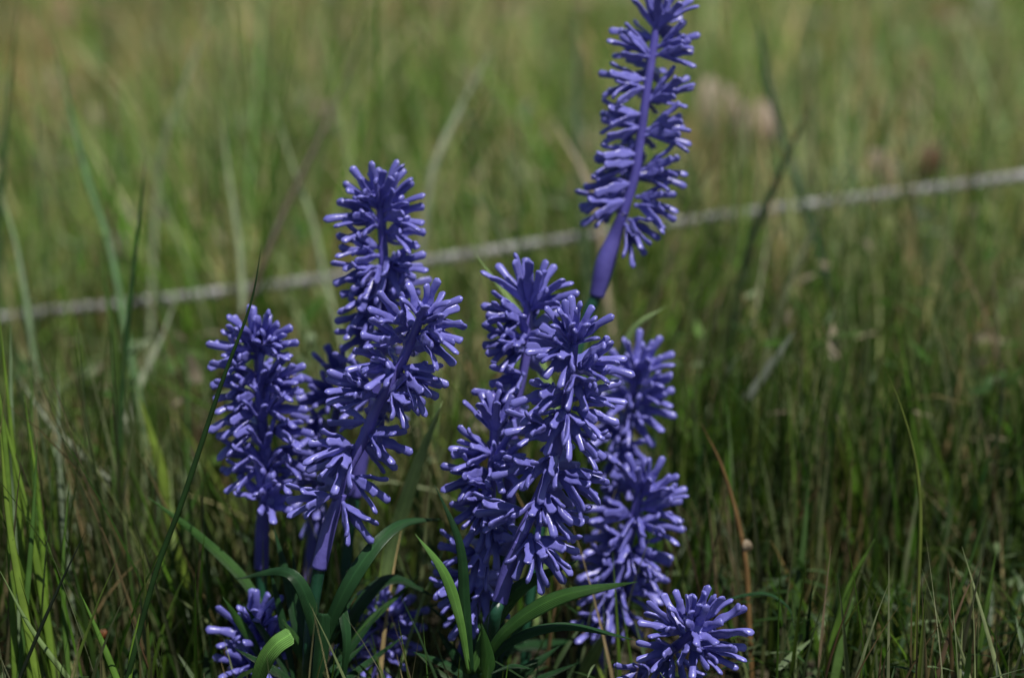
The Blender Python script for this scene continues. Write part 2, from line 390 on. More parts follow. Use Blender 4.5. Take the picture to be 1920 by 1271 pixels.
# ------------------------------------------------------------------ flowers
def tube(name, pts, rads, mat, parent, origin, K=14, n=40):
    full = spline([(*p, r) for p, r in zip(pts, rads)], n)
    bm = bmesh.new(); path = [V(q[:3]) - origin for q in full]; rr = [max(.0003, q[3]) * 2 for q in full]
    sweep(bm, path, V((1, .2, 0)), rr, rr, K=K)
    return mesh_obj(name, bm_mesh(bm, name), parent, mat)
def leaf(pts, width, parent, origin, mat, name='leaf', n=28, twist=0., cup=.25, tip=True, face=None, broad=.45):
    """pts = (px, py, depth); width in metres; a long blade with a folded midrib"""
    path = [V(p) for p in spline([P(*p) for p in pts], n)]
    wid = []; thk = []; side = []
    for i in range(n):
        t = i / (n - 1)
        if not tip and t > .93: t_end = (1 - t) / .07; width_end = .55 + .45 * math.sqrt(max(0, 1 - (1 - t_end) ** 2))
        else: width_end = 1
        w = (min(1, .35 + t / broad * .65) if t < broad else max(.02, 1 - ((t - broad) / (1 - broad)) ** 1.7)) if tip else min(1, .45 + t * 1.2)
        wid.append(width * .8 * w * width_end); thk.append(.0007 * (.4 + .6 * w))
        tg = (path[min(i + 1, n - 1)] - path[max(i - 1, 0)]).normalized()
        fc = V(face) if face else (-cf * .8 + V((0, 0, .6)))
        s = tg.cross(fc).normalized()
        side.append(Quaternion(tg, twist * (t - .4)) @ s)
    bm = bmesh.new(); sweep(bm, local(path, origin), side, wid, thk, K=12, fold=cup)
    me = bm_mesh(bm, name)
    at = me.attributes.new('across', 'FLOAT', 'POINT'); at.data.foreach_set('value', np.cos(2 * math.pi * (np.arange(len(me.vertices)) % 12) / 12).astype(np.float32))
    return mesh_obj(name, me, parent, mat)

def along(axis, px, py):               # depth of the axis point nearest to a pixel
    best = min(range(len(axis)), key=lambda i: (axis[i][0] - px) ** 2 + (axis[i][1] - py) ** 2)
    return axis[best][2]
def place_floret(root, a, b, sgn, dep, scale, rnd):
    A = P(a[0], a[1], dep); 
    L = LF * scale
    dx, dy = (b[0] - a[0]) * .93, (b[1] - a[1]) * .93
    Lp = math.hypot(dx, dy) / F * dep
    if Lp > L * .97: L = min(Lp * 1.03, LF * 1.3); 
    dz = math.sqrt(max(0, L * L - Lp * Lp))
    dirv = (cr * dx - cu * dy) / F * dep - cf * sgn * dz
    if dirv.length < 1e-6: dirv = -cf * L
    me = PROTO[rnd.randrange(len(PROTO))]
    o = bpy.data.objects.new('floret', me); link(o); o.parent = root
    zax = dirv.normalized()
    # local X (the way the floret bows) points downward mostly
    dn = V((rnd.uniform(-.5, .5), rnd.uniform(-.5, .5), -1)); xa = (dn - zax * dn.dot(zax))
    if xa.length < .2: xa = V((1, 0, 0)) - zax * zax.x
    xa.normalize(); ya = zax.cross(xa)
    s = L / LF
    s2 = s * rnd.uniform(.95, 1.08)
    M = Matrix(((xa.x * s2, ya.x * s2, zax.x * s), (xa.y * s2, ya.y * s2, zax.y * s), (xa.z * s2, ya.z * s2, zax.z * s))).to_4x4()
    M.translation = A - root.location
    o.matrix_local = M
    return o
def flower(name_label, axis, florets, sleeve, stem, base_d, scale=1.0, seed=0, back=0, rad=.0022, sleeve_r=.0045, leaves=(), group='purple plastic flowers in the two bunches', prune=30):
    """axis: [(px,py,depth)] top->bottom; sleeve: [(px,py,depth)] ; stem: px points to the ground"""
    rnd = random.Random(seed)
    gp = ground_pt(*base_d)
    root = empty('artificial_flower', gp); tag(root, name_label, 'plastic flower', group)
    O = root.location.copy()
    ax = [P(*p) for p in axis]
    pts = ax + [P(*p) for p in sleeve[:1]]
    tube('flower_stalk', pts, [rad * .55] + [rad * (.8 + .3 * i / len(ax)) for i in range(1, len(pts))], M_STEMP, root, O)
    sp = [P(*p) for p in sleeve]
    if len(sp) > 1:
        rr = [rad] + list(np.linspace(.72, 1, len(sp) - 2) * sleeve_r) + [sleeve_r * .78]
        if len(sp) == 2: sp = [sp[0], (sp[0] + sp[1]) / 2, sp[1]]; rr = [rad * 1.1, sleeve_r, sleeve_r * .8]
        tube('sleeve', sp, rr, M_STEMP, root, O)
    st = [sp[-1]] + [P(*p) for p in stem] + [gp - V((0, 0, .012))]
    st[0] = st[0] + (sp[-2] - sp[-1]) * .1 if len(sp) > 1 else st[0]
    tube('stem', st, [.0028] * len(st), M_STEMG, root, O)
    dense = spline(axis, 60)
    kept = []
    for f in florets:
        x0, y0, x1, y1, s = f
        if any(math.hypot(x1 - k[2], y1 - k[3]) < prune and s == k[4] for k in kept): continue
        kept.append(f)
        place_floret(root, (x0, y0), (x1, y1), s, along(dense, x0, y0), scale, rnd)
    for i in range(back):
        t = (i + .5) / back; q = dense[int((.06 + .92 * t) * 59)]
        a = rnd.choice([-1, 1]) * rnd.uniform(.1, 1.0) * 60
        place_floret(root, (q[0], q[1]), (q[0] + a, q[1] - rnd.uniform(-10, 30)), -1, q[2], scale, rnd)
    for lf in leaves:
        leaf(parent=root, origin=O, **lf)
    return root

def crowd(seed, bx, by, d0, tips, w=(.004, .0075)):
    q = random.Random(seed); out = []
    for tx, ty, d in tips:
        x0 = bx + q.uniform(-30, 30); mx = x0 + (tx - x0) * q.uniform(.2, .45)
        out.append(dict(pts=[(x0, by, d0), (mx, (by + ty) / 2 + q.uniform(-20, 20), (d0 + d) / 2), (tx, ty, d)], width=q.uniform(*w), mat=q.choice([M_LEAFB, M_LEAFB, M_LEAF]), cup=.3, broad=q.uniform(.35, .6), twist=q.uniform(-.8, .8)))
    return out
flower('sharp purple plastic flower leaning right at the front of the left bunch',
    [(792, 585, .945), (778, 622, .947), (754, 678, .95), (735, 715, .952), (710, 757, .955), (677, 832, .958), (645, 890, .96), (632, 930, .962)],
    [(788, 608, 797, 530, 1), (785, 612, 830, 545, 1), (763, 612, 722, 560, 1), (793, 605, 848, 570, -1), (790, 622, 858, 605, 1), (780, 632, 850, 640, 1), (735, 683, 660, 655, 1), (752, 640, 690, 620, 1),
     (752, 685, 832, 722, 1), (732, 728, 775, 790, 1), (705, 742, 632, 722, 1), (700, 742, 655, 690, 1), (665, 838, 588, 815, 1), (690, 815, 760, 840, 1),
     (655, 842, 628, 905, 1), (655, 892, 742, 925, 1), (628, 928, 545, 935, 1), (640, 938, 690, 1005, 1), (720, 745, 800, 700, 1), (690, 790, 610, 780, -1),
     (675, 830, 752, 870, -1), (650, 880, 735, 880, -1), (750, 700, 820, 745, 1), (675, 850, 600, 880, -1), (740, 690, 700, 700, 1)],
    [(640, 925, .962), (618, 985, .964), (598, 1065, .967)], [(585, 1150, .97), (578, 1240, .972)], (575, 1340), seed=3, prune=24, back=8, rad=.0026, sleeve_r=.0046,
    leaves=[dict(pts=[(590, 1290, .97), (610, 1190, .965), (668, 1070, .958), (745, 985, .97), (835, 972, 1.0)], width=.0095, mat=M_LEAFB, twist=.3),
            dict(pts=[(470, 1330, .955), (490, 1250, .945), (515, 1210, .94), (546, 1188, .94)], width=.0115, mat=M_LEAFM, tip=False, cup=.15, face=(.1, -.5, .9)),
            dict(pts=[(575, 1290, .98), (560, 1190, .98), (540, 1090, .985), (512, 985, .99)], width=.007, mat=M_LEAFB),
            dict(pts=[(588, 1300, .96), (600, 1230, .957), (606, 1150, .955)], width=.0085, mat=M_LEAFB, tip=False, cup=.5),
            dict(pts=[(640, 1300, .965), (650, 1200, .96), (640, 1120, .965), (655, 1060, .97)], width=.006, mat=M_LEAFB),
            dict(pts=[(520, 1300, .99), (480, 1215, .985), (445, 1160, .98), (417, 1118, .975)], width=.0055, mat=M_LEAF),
            dict(pts=[(585, 1310, .972), (590, 1180, .962), (545, 1075, .958), (440, 1085, .975)], width=.0085, mat=M_LEAFB, cup=.25),  # leaf added to arch over the low left flower and shade it
            dict(pts=[(625, 1310, .99), (660, 1160, .985), (730, 1085, .99), (820, 1120, 1.0)], width=.0085, mat=M_LEAFB, cup=.25),  # leaf added above the low middle flower to shade it
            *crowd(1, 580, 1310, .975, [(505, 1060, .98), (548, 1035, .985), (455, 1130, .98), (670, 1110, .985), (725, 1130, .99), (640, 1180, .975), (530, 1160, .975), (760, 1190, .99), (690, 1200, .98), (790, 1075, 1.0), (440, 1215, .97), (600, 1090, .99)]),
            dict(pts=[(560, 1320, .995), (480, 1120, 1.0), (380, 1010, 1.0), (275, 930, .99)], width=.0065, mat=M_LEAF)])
flower('sharp purple plastic flower standing in the middle, frontmost of the right bunch',
    [(1080, 625, .943), (1074, 665, .943), (1067, 721, .944), (1054, 810, .946), (1035, 870, .948), (1011, 930, .95), (981, 995, .952), (968, 1030, .953)],
    [(1077, 655, 1087, 565, 1), (1070, 645, 1045, 575, 1), (1072, 650, 1110, 588, 1), (1072, 660, 1000, 630, 1), (1070, 655, 1025, 605, -1), (1072, 652, 1030, 700, 1), (1085, 685, 1163, 632, 1), (1085, 690, 1163, 672, 1),
     (1072, 750, 1158, 715, 1), (1075, 765, 1150, 780, 1), (1060, 735, 978, 732, 1), (1066, 765, 1008, 812, 1), (1060, 800, 1140, 800, 1), (1060, 810, 1145, 838, 1), (1040, 800, 960, 790, 1),
     (1048, 850, 996, 890, 1), (1045, 885, 1142, 895, 1), (1040, 890, 1130, 930, 1), (1020, 870, 940, 880, 1), (1018, 930, 985, 990, 1), (1010, 915, 1050, 985, 1), (1020, 945, 1115, 955, 1), (1015, 955, 1110, 990, 1),
     (990, 955, 885, 955, 1), (995, 1000, 985, 1082, 1), (990, 1000, 960, 1070, 1), (1000, 1005, 1085, 1040, 1), (1000, 1010, 1040, 1080, 1), (1070, 700, 1100, 740, 1), (1060, 770, 1100, 820, 1)],
    [(975, 1015, .952), (955, 1060, .955), (937, 1128, .958)], [(925, 1180, .96)], (915, 1345), seed=5, back=8, rad=.0026, sleeve_r=.0046,
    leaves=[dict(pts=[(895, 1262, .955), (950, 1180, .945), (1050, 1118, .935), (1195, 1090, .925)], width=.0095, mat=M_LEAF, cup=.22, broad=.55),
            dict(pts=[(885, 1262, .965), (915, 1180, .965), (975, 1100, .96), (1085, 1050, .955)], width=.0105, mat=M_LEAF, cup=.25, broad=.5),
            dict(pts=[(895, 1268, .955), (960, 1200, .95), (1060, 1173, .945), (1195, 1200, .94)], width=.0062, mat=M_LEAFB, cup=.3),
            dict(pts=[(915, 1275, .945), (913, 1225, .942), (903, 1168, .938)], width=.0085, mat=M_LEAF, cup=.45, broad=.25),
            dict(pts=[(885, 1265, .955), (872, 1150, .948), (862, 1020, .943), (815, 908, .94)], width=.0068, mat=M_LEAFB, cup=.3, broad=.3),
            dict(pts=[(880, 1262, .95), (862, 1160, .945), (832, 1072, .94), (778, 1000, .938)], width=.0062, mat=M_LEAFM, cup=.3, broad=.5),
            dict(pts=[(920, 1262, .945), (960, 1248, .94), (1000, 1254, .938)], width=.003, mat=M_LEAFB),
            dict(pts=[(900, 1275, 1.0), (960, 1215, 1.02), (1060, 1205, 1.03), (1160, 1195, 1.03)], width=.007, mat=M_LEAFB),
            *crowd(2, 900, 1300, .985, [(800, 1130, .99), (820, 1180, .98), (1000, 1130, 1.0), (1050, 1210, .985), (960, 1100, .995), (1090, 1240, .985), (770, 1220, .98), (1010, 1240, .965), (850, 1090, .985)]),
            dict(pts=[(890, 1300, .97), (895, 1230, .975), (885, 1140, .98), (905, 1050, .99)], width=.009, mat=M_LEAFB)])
flower('purple plastic flower with fanned top rising behind the central one, beside the tall leaf tip',
    [(985, 545, .99), (989, 575, .99), (990, 640, .99), (980, 700, .992), (965, 770, .995), (960, 850, .997)],
    [(985, 575, 945, 480, 1), (987, 572, 970, 470, 1), (990, 575, 1000, 470, 1), (992, 578, 1035, 492, 1), (985, 592, 902, 572, 1), (986, 600, 915, 600, 1), (995, 582, 1055, 535, 1), (998, 598, 1055, 560, 1), (980, 640, 908, 635, 1), (985, 650, 930, 670, 1),
     (975, 690, 908, 690, 1), (968, 745, 915, 745, 1), (992, 650, 1045, 625, -1), (985, 700, 930, 715, 1), (985, 640, 965, 600, 1)],
    [(960, 850, .997), (955, 920, 1.0), (950, 990, 1.003)], [(940, 1100, 1.005)], (930, 1325), seed=8, back=5, rad=.0024,
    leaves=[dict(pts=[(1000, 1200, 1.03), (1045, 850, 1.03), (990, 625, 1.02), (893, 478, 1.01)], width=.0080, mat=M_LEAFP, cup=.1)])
flower('lower purple plastic flower with left-pointing petals under the fanned one',
    [(923, 737, .975), (928, 790, .975), (925, 850, .976), (920, 930, .978), (915, 1000, .98), (905, 1060, .983), (888, 1150, .987)],
    [(925, 815, 905, 725, 1), (926, 815, 940, 728, 1), (925, 850, 845, 815, 1), (925, 850, 850, 850, 1), (930, 820, 975, 770, -1), (918, 885, 842, 882, 1), (915, 895, 842, 912, 1), (925, 930, 858, 960, 1), (920, 920, 885, 925, 1), (920, 950, 880, 1005, 1), (918, 940, 925, 1015, 1),
     (900, 1035, 815, 1020, 1), (900, 1045, 812, 1048, 1), (893, 1080, 795, 1085, 1), (893, 1095, 800, 1115, 1), (925, 975, 948, 1040, 1), (910, 1020, 890, 1090, 1), (925, 880, 950, 810, 1), (925, 860, 955, 900, 1), (905, 1080, 915, 1150, 1),
     (893, 1120, 860, 1180, 1)],
    [(890, 1140, .987), (875, 1200, .99), (862, 1262, .993)], [(858, 1290, .995)], (855, 1335), seed=12, back=6, rad=.0026)
flower('slightly blurred purple plastic flower at the far left, crossed by a dark grass blade',
    [(478, 620, 1.0), (484, 660, 1.0), (488, 740, 1.0), (494, 820, 1.003), (498, 900, 1.006), (497, 950, 1.01)],
    [(482, 655, 450, 585, 1), (483, 652, 478, 578, 1), (485, 655, 500, 590, 1), (480, 660, 420, 630, 1), (478, 670, 418, 655, 1), (488, 655, 532, 598, 1), (492, 665, 545, 625, 1), (485, 700, 422, 700, 1), (495, 720, 560, 680, 1), (498, 730, 562, 705, 1), (485, 740, 418, 738, 1),
     (495, 770, 568, 755, 1), (487, 770, 418, 770, 1), (490, 800, 416, 810, 1), (505, 810, 580, 790, 1), (490, 850, 416, 850, 1), (505, 850, 582, 840, 1), (492, 880, 422, 890, 1), (502, 880, 565, 880, 1), (495, 890, 440, 900, 1),
     (488, 745, 478, 665, 1), (494, 800, 485, 725, 1), (498, 850, 492, 775, 1), (500, 890, 500, 815, 1), (497, 930, 520, 860, 1), (495, 940, 478, 880, 1), (500, 940, 530, 930, 1)],
    [(497, 935, 1.008), (492, 985, 1.012), (490, 1065, 1.018)], [(492, 1150, 1.022)], (495, 1300), seed=14, prune=24, back=6, rad=.0026)
flower('tall purple plastic flower rising behind the leaning one in the left bunch',
    [(712, 355, 1.0), (714, 400, 1.0), (718, 450, 1.0), (720, 500, 1.0), (722, 560, 1.005), (716, 640, 1.008), (704, 730, 1.012), (695, 800, 1.015)],
    [(712, 395, 708, 300, 1), (713, 390, 740, 305, 1), (712, 385, 672, 325, 1), (710, 392, 650, 350, 1), (716, 400, 770, 345, 1), (708, 412, 645, 385, 1), (710, 425, 650, 412, 1), (718, 415, 785, 378, 1), (722, 435, 790, 425, 1), (715, 465, 642, 445, 1), (712, 480, 645, 480, 1),
     (724, 470, 795, 440, 1), (722, 500, 795, 480, 1), (712, 500, 645, 520, 1), (722, 530, 800, 500, 1), (712, 540, 648, 552, 1), (715, 590, 650, 590, 1), (722, 560, 780, 545, 1), (715, 500, 680, 540, 1), (722, 480, 760, 530, 1), (712, 620, 650, 640, 1),
     (712, 660, 655, 600, 1), (704, 700, 640, 690, 1), (700, 740, 640, 760, 1), (725, 545, 770, 510, -1), (713, 545, 680, 590, 1)],
    [(695, 790, 1.014), (680, 850, 1.018), (665, 930, 1.022)], [(650, 1050, 1.025)], (640, 1290), seed=17, prune=25, back=6, rad=.0025,
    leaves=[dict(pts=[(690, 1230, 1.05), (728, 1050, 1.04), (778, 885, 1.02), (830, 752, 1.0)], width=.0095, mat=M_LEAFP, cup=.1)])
flower('tallest purple plastic flower, blurred, its petals reaching the top edge of the photo',
    [(1232, 20, 1.02), (1228, 70, 1.02), (1210, 189, 1.02), (1202, 250, 1.022), (1190, 330, 1.024), (1170, 395, 1.026)],
    [(1228, 60, 1212, -25, 1), (1230, 60, 1240, -30, 1), (1232, 58, 1270, -15, 1), (1222, 100, 1145, 58, 1), (1222, 110, 1148, 85, 1), (1232, 90, 1302, 60, 1), (1228, 105, 1298, 95, 1), (1212, 150, 1122, 145, 1), (1212, 165, 1125, 172, 1), (1218, 185, 1292, 135, 1), (1216, 190, 1290, 165, 1),
     (1207, 215, 1118, 215, 1), (1205, 240, 1115, 245, 1), (1212, 245, 1290, 210, 1), (1208, 255, 1290, 238, 1), (1198, 290, 1105, 290, 1), (1195, 305, 1102, 315, 1), (1203, 320, 1280, 298, 1), (1200, 330, 1275, 328, 1), (1188, 345, 1085, 355, 1), (1180, 375, 1080, 395, 1), (1192, 370, 1265, 370, 1), (1190, 385, 1262, 398, 1),
     (1178, 412, 1218, 440, 1), (1172, 420, 1200, 468, 1), (1225, 130, 1180, 100, -1), (1200, 260, 1160, 300, -1), (1190, 340, 1240, 300, -1), (1185, 370, 1130, 350, -1)],
    [(1168, 400, 1.026), (1154, 440, 1.03), (1134, 496, 1.033), (1119, 555, 1.036)], [(1095, 610, 1.037), (1060, 760, 1.037), (1010, 1000, 1.034)], (975, 1285), seed=21, prune=16, scale=.9, back=9, rad=.0023, sleeve_r=.0048,
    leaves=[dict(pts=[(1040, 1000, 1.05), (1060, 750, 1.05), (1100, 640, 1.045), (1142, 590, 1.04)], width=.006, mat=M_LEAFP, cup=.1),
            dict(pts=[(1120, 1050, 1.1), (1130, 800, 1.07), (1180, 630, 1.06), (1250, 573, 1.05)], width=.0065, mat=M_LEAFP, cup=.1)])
flower('blurred purple plastic flower half hidden at the right behind the central one',
    [(1195, 660, 1.045), (1190, 710, 1.045), (1180, 770, 1.047), (1165, 840, 1.05), (1150, 920, 1.052)],
    [(1192, 705, 1195, 620, 1), (1195, 700, 1238, 645, 1), (1192, 720, 1250, 690, 1), (1190, 740, 1248, 720, 1), (1185, 765, 1232, 760, 1), (1180, 770, 1200, 815, 1), (1185, 720, 1150, 660, 1), (1165, 820, 1195, 790, 1), (1165, 830, 1185, 850, 1), (1150, 880, 1180, 905, 1), (1170, 800, 1120, 810, 1), (1152, 900, 1200, 862, 1), (1150, 860, 1175, 935, 1), (1165, 830, 1215, 800, 1),
     (1160, 850, 1120, 880, 1), (1150, 880, 1100, 900, 1), (1185, 745, 1140, 740, 1)],
    [(1150, 910, 1.052), (1130, 990, 1.055)], [(1110, 1080, 1.057)], (1080, 1270), seed=25, back=4, rad=.0024)
flower('blurred purple plastic flower at the right, its lower petals above the bottom right one',
    [(1205, 880, 1.02), (1197, 930, 1.02), (1180, 1010, 1.023), (1160, 1080, 1.026), (1142, 1150, 1.03), (1128, 1210, 1.032)],
    [(1197, 930, 1190, 845, 1), (1200, 930, 1215, 850, 1), (1203, 932, 1245, 865, 1), (1203, 945, 1283, 900, 1), (1200, 955, 1280, 930, 1), (1190, 985, 1262, 965, 1), (1182, 1030, 1248, 1020, 1), (1178, 1040, 1248, 1050, 1), (1165, 1085, 1240, 1080, 1), (1160, 1100, 1238, 1115, 1),
     (1185, 970, 1120, 930, 1), (1175, 1010, 1105, 1000, 1), (1165, 1060, 1090, 1040, 1), (1155, 1100, 1075, 1105, 1), (1178, 1010, 1160, 1080, 1), (1195, 960, 1180, 1025, 1), (1160, 1080, 1140, 1140, 1), (1142, 1120, 1128, 1190, 1), (1150, 1125, 1185, 1190, 1), (1135, 1160, 1080, 1170, 1), (1180, 1030, 1205, 1090, 1)],
    [(1130, 1200, 1.032), (1120, 1260, 1.035)], [(1115, 1280, 1.036)], (1110, 1300), seed=29, back=6, rad=.0026,
    leaves=[dict(pts=[(1240, 1300, 1.06), (1240, 1200, 1.06), (1225, 1080, 1.06), (1215, 970, 1.055)], width=.008, mat=M_LEAF, cup=.1),
            dict(pts=[(1060, 1330, 1.03), (1095, 1260, 1.02), (1120, 1215, 1.01), (1138, 1180, 1.0)], width=.0085, mat=M_LEAFP, cup=.1)])
flower('purple plastic flower leaning out low at the bottom right corner of the bunch',
    [(1315, 1165, .94), (1300, 1185, .945), (1270, 1210, .955), (1225, 1240, .97), (1190, 1275, .98)],
    [(1298, 1180, 1312, 1095, 1), (1300, 1180, 1350, 1095, 1), (1303, 1185, 1378, 1115, 1), (1305, 1190, 1420, 1148, 1), (1305, 1195, 1415, 1180, 1), (1305, 1205, 1405, 1205, 1), (1300, 1212, 1378, 1232, 1), (1290, 1220, 1365, 1256, 1), (1290, 1180, 1275, 1105, 1), (1280, 1190, 1220, 1140, 1),
     (1285, 1190, 1245, 1125, -1), (1300, 1195, 1290, 1240, 1), (1275, 1205, 1210, 1175, 1), (1270, 1215, 1200, 1210, 1), (1260, 1225, 1225, 1270, 1), (1270, 1225, 1310, 1290, 1), (1240, 1240, 1170, 1225, 1), (1225, 1250, 1160, 1260, 1), (1300, 1185, 1320, 1150, 1), (1240, 1250, 1265, 1310, 1)],
    [(1190, 1275, .98), (1160, 1310, .985)], [(1140, 1330, .988)], (1120, 1350), scale=.95, seed=31, prune=37, back=1, rad=.0026,
    leaves=[dict(pts=[(1230, 1300, 1.0), (1330, 1150, .995), (1420, 1112, .99), (1475, 1135, .99), (1492, 1185, .992)], width=.0022, mat=M_LEAFB, cup=.1)])
flower('shaded purple plastic flower low at the bottom left beside the bright cut leaf',
    [(480, 1150, 1.0), (482, 1190, 1.0), (478, 1250, 1.0), (475, 1300, 1.0)],
    [(480, 1185, 465, 1105, 1), (482, 1185, 495, 1110, 1), (478, 1195, 425, 1155, 1), (484, 1195, 540, 1150, 1), (480, 1215, 440, 1180, 1), (488, 1220, 510, 1165, 1), (478, 1250, 432, 1215, 1), (485, 1250, 530, 1215, 1), (480, 1260, 470, 1205, 1), (478, 1290, 440, 1260, 1), (482, 1290, 510, 1255, 1)],
    [(475, 1290, 1.0), (475, 1310, 1.0)], [], (475, 1330), seed=37, back=3, rad=.0024)
flower('dark shaded purple plastic flower low between the two bunches',
    [(735, 1120, 1.02), (728, 1150, 1.02), (715, 1210, 1.02), (705, 1270, 1.02)],
    [(728, 1160, 700, 1095, 1), (730, 1160, 745, 1095, 1), (730, 1165, 790, 1130, 1), (725, 1175, 670, 1140, 1), (722, 1190, 790, 1170, 1), (718, 1200, 660, 1180, 1), (715, 1220, 775, 1215, 1), (712, 1230, 650, 1220, 1), (710, 1250, 730, 1300, 1)],
    [(705, 1262, 1.02), (700, 1295, 1.02)], [], (700, 1310), seed=41, back=3, rad=.0024)
flower('purple plastic flower mostly hidden left of and behind the leaning one',
    [(645, 670, 1.03), (640, 730, 1.03), (625, 800, 1.033), (610, 870, 1.036), (598, 950, 1.04)],
    [(642, 715, 618, 650, 1), (640, 715, 645, 640, 1), (635, 740, 588, 715, 1), (632, 755, 582, 750, 1), (620, 800, 570, 790, 1), (615, 830, 562, 830, 1), (608, 860, 560, 865, 1), (605, 900, 560, 920, 1), (602, 920, 590, 985, 1), (630, 770, 670, 740, 1), (615, 840, 650, 880, 1)],
    [(598, 940, 1.04), (590, 1000, 1.042), (580, 1090, 1.045)], [(575, 1140, 1.047)], (570, 1290), seed=43, back=4, rad=.0024)

# ------------------------------------------------------------------ cord running through the meadow behind
m, nt, b = new_mat('grey_cord'); 
tc = nt.nodes.new('ShaderNodeTexCoord'); n = nt.nodes.new('ShaderNodeTexNoise'); n.inputs['Scale'].default_value = 140; n.inputs['Detail'].default_value = 4
rp = nt.nodes.new('ShaderNodeValToRGB'); rp.color_ramp.elements[0].position = .35; rp.color_ramp.elements[0].color = (.09, .085, .085, 1); rp.color_ramp.elements[1].position = .65; rp.color_ramp.elements[1].color = (.44, .43, .435, 1)
nt.links.new(tc.outputs['Object'], n.inputs['Vector']); nt.links.new(n.outputs[0], rp.inputs[0]); nt.links.new(rp.outputs[0], b.inputs['Base Color']); b.inputs['Roughness'].default_value = .6
cpts = [P(-900, 735, 1.40), P(-400, 668, 1.38), P(0, 597, 1.36), P(320, 560, 1.35), P(640, 518, 1.35), P(900, 474, 1.35), P(1340, 408, 1.36), P(1640, 368, 1.37), P(1920, 330, 1.38), P(2400, 262, 1.40), P(2900, 190, 1.42)]
mid = [V(p) for p in spline(cpts, 700)]
bm = bmesh.new(); O = mid[350].copy()
for k in range(3):
    path = []; ln = 0
    for i, p in enumerate(mid):
        if i: ln += (p - mid[i - 1]).length
        tg = (mid[min(i + 1, 699)] - mid[max(i - 1, 0)]).normalized()
        s = tg.cross(V((0, 0, 1))).normalized(); u = s.cross(tg)
        a = ln / .028 * 2 * math.pi + k * 2 * math.pi / 3
        path.append(p + (s * math.cos(a) + u * math.sin(a)) * .0016 - O)
    sweep(bm, path, V((0, 0, 1)), [.0036] * 700, [.0036] * 700, K=8)
rope = mesh_obj('rope', bm_mesh(bm, 'rope'), None, m); rope.location = O
tag(rope, 'grey twisted rope stretched across the meadow behind the flowers', 'rope')

# ------------------------------------------------------------------ single blades, stalks and dry leaves one can tell apart
def tint_me(me, c):
    a = me.color_attributes.new('tint', 'FLOAT_COLOR', 'POINT')
    a.data.foreach_set('color', np.tile(np.array([*c, 1], np.float32), len(me.vertices)))
def to_ground(pts):
    """carry the last piece of a stalk down into the soil"""
    q = P(*pts[-1]); p = P(*pts[-2]); d = (q - p).normalized()
    if d.z > -.3: d = V((d.x * .3, d.y * .3, -1)).normalized()
    k = (q.z + .01) / -d.z
    return q + d * k
def blade(name, label, cat, pts, w, c, group=None, thk=.0006, tapered=True, n=36, ground=True, cup=.2):
    path = [P(*p) for p in pts]
    if ground and path[-1].z > 0: path.append(to_ground(pts))
    path = [V(p) for p in spline(path, n)]
    O = path[-1].copy()
    wid = [w * (max(.05, min(1, (i / (n - 1)) * 2.2) ** .8) if tapered else max(.3, min(1, .3 + i / 5))) for i in range(n)]
    tk = [max(thk * .3, min(thk, x)) for x in wid]
    bm = bmesh.new()
    side = []
    for i in range(n):
        tg = (path[min(i + 1, n - 1)] - path[max(i - 1, 0)]).normalized()
        side.append(tg.cross(-cf + V((.35, 0, .2))).normalized())
    sweep(bm, local(path, O), side, wid, tk, K=8, fold=cup)
    me = bm_mesh(bm, name); tint_me(me, c)
    o = mesh_obj(name, me, None, M_BLADE); o.location = O
    tag(o, label, cat, group, 'thing'); return o
GB = 'single grass blades and stalks standing out of the meadow'
DG, MG, YG, PG, TN, BR = (.022, .06, .014), (.05, .11, .02), (.10, .17, .02), (.20, .24, .15), (.30, .22, .12), (.05, .04, .02)
blade('tall_grass', 'long sharp dark green blade crossing in front of the far left flower', 'grass blade', [(491, 458, .93), (470, 570, .932), (415, 720, .935), (345, 930, .94), (290, 1080, .945), (238, 1275, .95)], .0024, DG, GB)
blade('tall_grass', 'short nearly black blade leaning right in the bottom left corner', 'grass blade', [(162, 993, .93), (120, 1080, .93), (75, 1180, .93), (35, 1275, .93)], .0016, (.012, .02, .010), GB)
blade('tall_grass', 'thin dark green upright blade left of the leftmost flower, rising above the rope', 'grass blade', [(275, 280, 1.08), (262, 400, 1.08), (245, 560, 1.08), (230, 720, 1.08), (222, 900, 1.08)], .0028, (.03, .08, .02), GB)
blade('tall_grass', 'curved green blade meeting the rope near the left edge', 'grass blade', [(185, 440, 1.15), (200, 560, 1.15), (220, 680, 1.15), (232, 860, 1.15)], .0035, (.07, .13, .02), GB)
blade('grass_stalk', 'thin yellow green bent stalk standing alone at the lower right', 'grass stalk', [(1655, 680, .99), (1690, 765, .99), (1716, 860, .99), (1726, 960, .99), (1722, 1100, .99), (1714, 1250, .99)], .0019, (.13, .17, .03), GB, thk=.0016)
blade('grass_stalk', 'curved brown dry stalk right of the flowers with a small pale flake', 'grass stalk', [(1315, 795, 1.03), (1352, 870, 1.03), (1380, 960, 1.03), (1400, 1060, 1.03), (1405, 1160, 1.03)], .0026, (.22, .13, .05), GB, thk=.0016)
blade('grass_stalk', 'dark blurred stalk leaning right above the rope at the right', 'grass stalk', [(1530, 175, 1.22), (1500, 240, 1.22), (1465, 320, 1.22), (1430, 400, 1.22), (1400, 480, 1.22), (1380, 600, 1.22)], .0045, (.03, .05, .02), GB)
blade('grass_stalk', 'pale curved stalk between the tall left flower and the tallest flower', 'grass stalk', [(925, 85, 1.33), (885, 160, 1.32), (850, 230, 1.31), (815, 310, 1.3), (795, 420, 1.3), (780, 600, 1.3)], .0042, (.34, .38, .25), GB)
